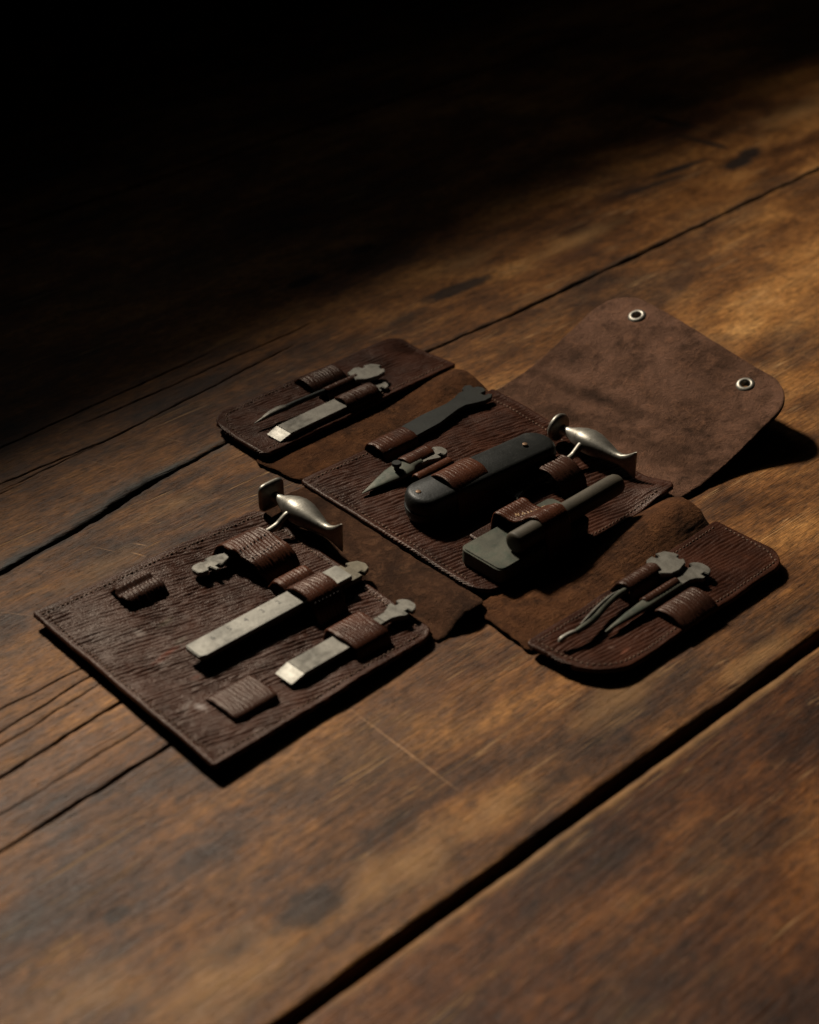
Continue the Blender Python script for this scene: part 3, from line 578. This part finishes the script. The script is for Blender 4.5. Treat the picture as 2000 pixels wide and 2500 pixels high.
# ================================================================== THE TOOLS
def tang_outline(x0, neck=3.0, wd=6.4, cap=6.0, L=20.0, s=1.0):
    h = [(x0, neck), (x0+5*s, neck+.2), (x0+8.4*s, neck+1.6), (x0+10.6*s, wd), (x0+12.4*s, wd-.2), (x0+12.4*s, wd-2.9), (x0+14.8*s, wd-2.9), (x0+15.0*s, cap)]
    cx = x0+14.8*s; 
    for k in range(1, 7):
        t = math.pi/2*(1-k/7); h.append((cx+.2+(L*s-14.8*s)*math.cos(t), cap*math.sin(t)))
    pts = h + [(x0+L*s, 0)] + [(x, -y) for x, y in h[::-1]]
    return pts
def chisel(label, u, v, z, rot, blade, width, total, tip=7.5, tang_s=1.0, neck=2.8):
    t = thing('chisel_blade', label, 'chisel', u, v, z, rot, 'chisel blades')
    hw = width/2
    prism('blade', [(tip, -hw), (blade, -hw), (blade+5, -neck), (blade+5, neck), (blade, hw), (tip, hw)], 0, 2.6, M['steel'], t, .3)
    bm = bmesh.new(); vs_ = [bm.verts.new(p) for p in ((0, -hw+.3, 0), (0, hw-.3, 0), (tip-.05, hw, 0), (tip-.05, -hw, 0), (0, -hw+.3, .35), (0, hw-.3, .35), (tip-.05, hw, 2.55), (tip-.05, -hw, 2.55))]
    for f in ((0, 3, 2, 1), (4, 5, 6, 7), (0, 1, 5, 4), (1, 2, 6, 5), (2, 3, 7, 6), (3, 0, 4, 7)): bm.faces.new([vs_[i] for i in f])
    bmesh.ops.bevel(bm, geom=bm.edges[:], offset=.12, segments=1, affect='EDGES')
    bm_obj('cutting_edge', bm, M['bright'], t)
    L = 20*tang_s
    prism('tang', tang_outline(total-L, neck, 6.0*tang_s, 5.6*tang_s, 20, tang_s), .1, 2.5, M['steel'], t, .3)
    if total-L > blade+5.2: prism('neck', [(blade+5.05, -neck), (total-L-.05, -neck), (total-L-.05, neck), (blade+5.05, neck)], .15, 2.45, M['steel'], t, .2)
    return t
chisel('steel chisel blade with bright ground tip under the smooth boxy strap', 54.8, 116.8, 7.6, .3, 42, 11.6, 78)
chisel('broad steel chisel blade beside the thin pointed reamer on the narrow flap', 183.2, -44.0, 7.0, .8, 52, 11.6, 83)

# steel rule and the notched blade lying under it
t = thing('steel_rule', 'flat steel rule with worn engraved numbers, held under the double strap', 'ruler', 34.4, 79.6, 10.3, 0.2)
prism('rule_bar', [(0, -4.9), (3, -6.2), (89, -6.2), (90, -5.4), (90, 5.4), (89, 6.2), (1.2, 6.2), (0, 5.2)], 0, 2.6, M['rule'], t, .45, 3)
V_, F = [], []
for i in range(58):
    x = 6 + i*.95; ln = 2.6 if i % 10 == 0 else (2.0 if i % 5 == 0 else 1.4)
    k = len(V_); y0 = -5.4
    V_ += [(x-.09, y0, 2.615), (x+.09, y0, 2.615), (x+.09, y0+ln, 2.615), (x-.09, y0+ln, 2.615)]; F.append((k, k+1, k+2, k+3))
g = from_arrays('graduation', V_, F, np.zeros(len(F)), M['ink'], t); g['kind'] = 'stuff'
def text_mesh(name, s, x, y, z, size, material, parent, rot=0):
    cu = bpy.data.curves.new(name, 'FONT'); cu.body = s; cu.size = size*MM; cu.align_x = 'CENTER'; cu.align_y = 'CENTER'; cu.extrude = .00002
    o = bpy.data.objects.new(name, cu); me = bpy.data.meshes.new_from_object(o); bpy.data.objects.remove(o)
    ob = link_mesh(name, me, material, parent); ob.location = (x*MM, y*MM, z*MM); ob.rotation_euler = (0, 0, rot); return ob
for i, ch in enumerate('65432'): text_mesh('engraved_numeral', ch, 12.5+9.6*i, 1.9, 2.62, 4.2, M['ink'], t)
t = thing('notched_blade', 'dull steel blade with notched tang poking out from beneath the steel rule', 'blade', 72.5, 78.3, 6.9, 0)
prism('blade', [(0, -5.6), (46, -6.4), (46, 6.4), (0, 5.6)], 0, 3.0, M['rust'], t, .3)
prism('tang', [(46.05, -6.8), (55.6, -6.8), (58.2, -6.6), (58.2, -3.6), (60.4, -3.6), (60.6, -5.6), (64.5, -4), (66, 0), (64.5, 4), (60.8, 5.8), (58.6, 6.4), (58.4, 3.8), (56.4, 3.8), (56.2, 6.8), (46.05, 6.8)], .2, 2.8, M['rust'], t, .3)

def hammer(label, u, v, z, rot, poll_exp, spade, ys):
    """small cross-pein hammer lying flat: shank along +x towards the head at the far end, head along y"""
    t = thing('hammer', label, 'hammer', u, v, z, rot)
    X, Y, Z = Vector((1, 0, 0)), Vector((0, 1, 0)), Vector((0, 0, 1))
    # head: y from +27 (poll) to -27 (pein)
    prof = [(24.4, 3.2, 3.3, 0, 2), (23.2, 2.6, 2.8, 0, 2), (21, 2.5, 2.7, .1, 2), (18, 3.0, 3.0, .3, 2), (14, 4.3, 3.9, .5, 2.2), (9.5, 5.7, 4.9, .7, 2.4), (5, 6.3, 5.3, .7, 2.5), (0.5, 6.1, 5.1, .5, 2.5), (-4, 5.2, 4.5, .1, 2.4), (-9, 4.0, 3.8, -.4, 2.4), (-13.5, 3.0, 3.4, -.8, 2.4), (-17.5, 2.3, 3.6, -.9, 2.6), (-21, 1.8, 4.8, -.6, 3), (-24.2, 1.3, 6.6, -.2, 3.5), (-26.4, .8, 7.9, .2, 4), (-27.2, .4, 8.1, .2, 4)]
    loft('head', [((0, y, c), X, Z, a*1.12 if -10 < y < 17 else a, bb*1.12 if -10 < y < 17 else bb, e) for (y, a, bb, c, e) in prof], M['nickel'], t, seg=40, sharp=60)
    pr = [(23.6, 2.8), (24.2, 4.2), (24.8, 6.2), (25.3, 7.2), (25.9, 7.75), (27.0, 7.9), (27.8, 7.5), (28.1, 6.6)]
    loft('poll', [((0, y, .1), X, Z, r, r, poll_exp) for y, r in pr], M['nickel'], t, seg=48, sharp=60)
    L = spade
    tube('shank', [(x, y, zz) for x, y, zz in zip((-4.0, -7.2, -10, -14, -24, -L+16), ys, (.6, .5, -.9, -2.9, -3.9, -4.2))], [2.6, 1.9, 1.75, 1.75, 1.7, 1.7], M['nickel'], t)
    return t
h1 = hammer('nickel hammer with square striking face, hung under the widest strap of the square panel', 140.5, 32.5, 13.6, 0, 4.5, 60, (6, 6.2, 6.3, 6.4, 6.2, 5.0))
o1 = [(-72.5, -2.6), (-71, -3.8), (-67.6, -4.2), (-66.6, -2.4), (-65.2, -2.4), (-64.4, -6.4), (-62.6, -6.2), (-62.9, -3.6), (-60.4, -3.4), (-60, -4.8), (-52, -1.9), (-50, -1.7), (-50, 1.7), (-53, 2.0), (-60, 4.6), (-63.2, 4.6), (-63.4, 3.0), (-65.4, 3.0), (-66, 3.9), (-70, 4.2), (-72, 3.2), (-72.8, 1)]
o1 = [(x+6.8, y+4.2) for x, y in o1]
prism('tang', o1, -5.6, -3.0, M['steel'], h1, .3)
h2 = hammer('nickel hammer with round disc striking face, between the black knife handle and the dark rod', 294.5, 87.3, 13.4, 0, 2.0, 58, (5.4, 5.2, 5.0, 4.8, 4.2, 3.4))
prism('spade_end', [(-62, -2.4), (-60, -1.0), (-50, 2.4), (-46, 2.6), (-42, 2.9), (-42, 5.9), (-46, 6.2), (-50, 6.4), (-55, 8.8), (-58, 11), (-60, 9.4)], -6.4, -4.6, M['steel'], h2, .25)

# folded pocket knife: black scales, liners, rivets
t = thing('pocket_knife', 'black handled folding pocket knife with two brass rivets, strapped across its middle', 'knife', 229.5, 66.3, 5.2, -4.0)
def capsule(hl, hw, n=14, sk=0):
    pts = []
    for i in range(n+1):
        a = -math.pi/2+math.pi*i/n; pts.append((hl-hw*.78+hw*.78*math.cos(a), hw*math.sin(a)))
    for i in range(n+1):
        a = math.pi/2+math.pi*i/n; pts.append((-hl+hw*.86+hw*.86*math.cos(a), hw*math.sin(a)))
    return pts
def scale_part(name, z0, z1, up):
    bm = bmesh.new(); rings = []
    prof = [(0, 0), (.0, .25), (.25, .55), (.8, .80), (1.7, .94), (3.2, 1.0)] if up else [(3, 0), (1.4, .1), (.5, .35), (0, .8), (0, 1.0)]
    for ins, fz in prof:
        rings.append([bm.verts.new((x, y, z0+(z1-z0)*fz)) for x, y in capsule(47.5-ins, 11.4-ins)])
    n = len(rings[0])
    for a, b2 in zip(rings[:-1], rings[1:]):
        for i in range(n): bm.faces.new((a[i], a[(i+1) % n], b2[(i+1) % n], b2[i]))
    bm.faces.new(rings[0]); bm.faces.new(rings[-1])
    for v in bm.verts:      # a gentle belly along the handle
        v.co.y += -1.2*(v.co.x/47)**2 + .5
        if up and v.co.z > z0+1: v.co.z -= 1.6*(v.co.x/47)**4 + .9*(v.co.y/11.4)**2
    return bm_obj(name, bm, M['ebony'], t, sharp=60)
scale_part('handle_scale', 9.2, 16.4, True); scale_part('handle_scale', 0, 6.4, False)
prism('liner', [(x*.992, y*.985-1.2*(x/47)**2+.5) for x, y in capsule(47.2, 11.2)], 6.45, 9.15, M['darksteel'], t, .2)
for x, y in ((-41, .8), (30, -.3)):
    zz = 16.4-1.6*(x/47)**4
    loft('rivet', [((x, y, zz-1.2), (1, 0, 0), (0, 1, 0), 1.35, 1.35, 2), ((x, y, zz+.05), (1, 0, 0), (0, 1, 0), 1.35, 1.35, 2), ((x, y, zz+.22), (1, 0, 0), (0, 1, 0), .9, .9, 2)], M['brass'], t, seg=20)

# dark opener blade in its sheath
t = thing('bottle_opener_blade', 'blackened flat opener blade with forked claw end, tucked in a short sheath', 'opener', 217, 4.6, 6.4, 4.5)
prism('blade', [(0, -5.4), (26, -6.4), (40, -6.8), (50, -5.4), (58, -4.4), (64, -4.6), (70, -7.4), (75, -9.4), (80, -9.6), (83.6, -7.6), (82.0, -5.4), (79.4, -5.2), (79.6, -2.4), (83.8, -2.6), (85.8, 1), (84.6, 4.2), (82.0, 5.2), (83.2, 8.2), (80.5, 10.2), (76.6, 9.0), (75.4, 6.6), (72, 7.4), (66, 5.6), (58, 4.8), (50, 5.6), (40, 6.6), (26, 6.6), (0, 5.4)], 0, 2.6, M['darksteel'], t, .35)

# awl / reamer with thumb stud
t = thing('awl_blade', 'short tapering grey awl blade with round thumb stud, beside the little rolled loop', 'awl', 181.8, 28.2, 6.0, -.5)
bm = bmesh.new(); secs = [(0, .25, .3), (6, 1.7, .8), (14, 3.9, 1.4), (21, 5.6, 1.9), (27, 6.3, 2.2), (32, 6.0, 2.3), (35, 3.4, 2.3), (38, 2.9, 2.3), (41, 2.9, 2.3)]
loft('blade', [((x, .7*math.sin(x/14), h*.9), (0, 1, 0), (0, 0, 1), w_, h*.85, 2.6) for x, w_, h in secs], M['block'], t, seg=24)
prism('tang', tang_outline(39.5, 2.8, 5.4, 5.0, 20, .95), .8, 3.2, M['steel'], t, .3)
loft('thumb_stud', [((25.2, 1.2, zz), (1, 0, 0), (0, 1, 0), r, r, 2) for zz, r in ((2.2, 1.5), (5.6, 1.5), (5.9, 2.3), (6.4, 2.6), (7.4, 2.6), (7.8, 2.3))], M['darksteel'], t, seg=24)

# metal slab and dark rod under the wide strap
t = thing('metal_slab', 'grey-green metal slab with rounded corners, half covered by the wide strap', 'metal block', 176.5, 117.5, 4.9, 0)
def rrect(x0, x1, y0, y1, r, n=6):
    pts = []
    for cx, cy, a0 in ((x1-r, y1-r, 0), (x0+r, y1-r, 90), (x0+r, y0+r, 180), (x1-r, y0+r, 270)):
        for i in range(n+1): a = R(a0+90*i/n); pts.append((cx+r*math.cos(a), cy+r*math.sin(a)))
    return pts
prism('slab_body', rrect(0, 65, -14, 14, 4.2), 0, 8.6, M['block'], t, .75, 3)
t = thing('dark_rod', 'dark round rod with blunt ends lying along the metal slab under the wide strap', 'rod', 191.3, 125.2, 13.4, .6)
loft('rod_body', [((x, 0, 5.7), (0, 1, 0), (0, 0, 1), r, r, 2) for x, r in ((-.4, 3.6), (0, 4.8), (.5, 5.3), (1.4, 5.55), (30, 5.5), (60, 5.6), (73, 5.6), (75.5, 5.3), (77, 4.5), (77.8, 3.2), (78, 1.4))], M['rod'], t, seg=32, sharp=55)

# reamer on the narrow flap
t = thing('reamer', 'thin pointed fluted reamer with notched tang on the narrow flap', 'reamer', 183, -60.0, 8.6, -3.0)
tube('fluted_point', [(0, 0, 1.0), (5, .2, 1.5), (11, .5, 2.2), (18, .6, 2.6), (23, .2, 2.4)], [.25, .95, 1.7, 2.1, 1.7], M['steel'], t, seg=8, flat=.8)
tube('flute', [(7, 1.4, 2.2), (13, 2.0, 3.1), (19, 1.9, 3.6), (24, .6, 3.4)], [.25, .5, .55, .3], M['bright'], t, seg=10)
tube('shaft', [(21.5, .4, 2.3), (30, .8, 2.6), (50, .8, 2.6), (71, .4, 2.6)], [1.7, 1.55, 1.5, 1.5], M['darksteel'], t)
prism('tang', [(69, -3), (70, 6.4), (76, 8.4), (79.6, 7.8), (79.8, 5.2), (81.8, 5.2), (82.2, 7.2), (87, 6), (90, 2.5), (90.4, .6), (88, -.2), (87.6, -2.2), (89.4, -3.2), (87, -6.4), (81, -7.6), (74, -6.4)], 2.0, 4.6, M['steel'], t, .35)

# hook and scriber on the rounded flap
t = thing('button_hook', 'curved steel hook tool with pale tip, held by the outer strap of the rounded flap', 'hook', 160.5, 184, 8.0, 1.5)
tube('hook_stem', [(9, -1.4, 3.2), (12, -1.6, 3.4), (17, -1.4, 3.2), (24, -.2, 2.8), (33, 2.0, 2.6), (42, 3.2, 2.8), (50, 3.2, 2.8), (72, 2.4, 2.8)], [1.3, 1.5, 1.7, 1.7, 1.6, 1.5, 1.5, 1.5], M['block'], t)
tube('stem_ridge', [(13, -.4, 4.6), (20, .8, 4.7), (30, 3.0, 4.2), (40, 4.3, 4.0), (47, 4.2, 3.6)], [.3, .75, .8, .7, .4], M['steel'], t, seg=10)
tube('hook_tip', [(-.4, .2, 1.4), (.6, .3, 2.4), (4, 0, 3.0), (7, -.7, 3.2), (10, -1.4, 3.2)], [.9, 1.35, 1.15, 1.2, .9], M['bright'], t)
prism('tang', [(70, -1), (71, 7.2), (74.5, 10.4), (78.6, 10.6), (79, 7.8), (81, 7.8), (81.4, 10.8), (86.2, 9), (88.6, 4.6), (88.8, 2), (86.4, 1.4), (86.2, -.6), (88, -1.2), (85.6, -4.2), (79, -5.8), (74, -5)], 1.8, 4.4, M['steel'], t, .35)
t = thing('scriber', 'slim tapering steel scriber with notched tang, under the narrow middle strap of the rounded flap', 'scriber', 182.3, 191.6, 7.4, 0)
loft('point', [((x, 0, h), (0, 1, 0), (0, 0, 1), w_, h*.9, 3) for x, w_, h in ((0, .35, .4), (6, 1.1, .9), (16, 2.1, 1.3), (28, 2.9, 1.5), (40, 2.6, 1.4), (54, 2.6, 1.4))], M['block'], t, seg=20)
prism('tang', tang_outline(52, 2.8, 6.6, 6.0, 20, 1.0), .4, 2.8, M['steel'], t, .35)
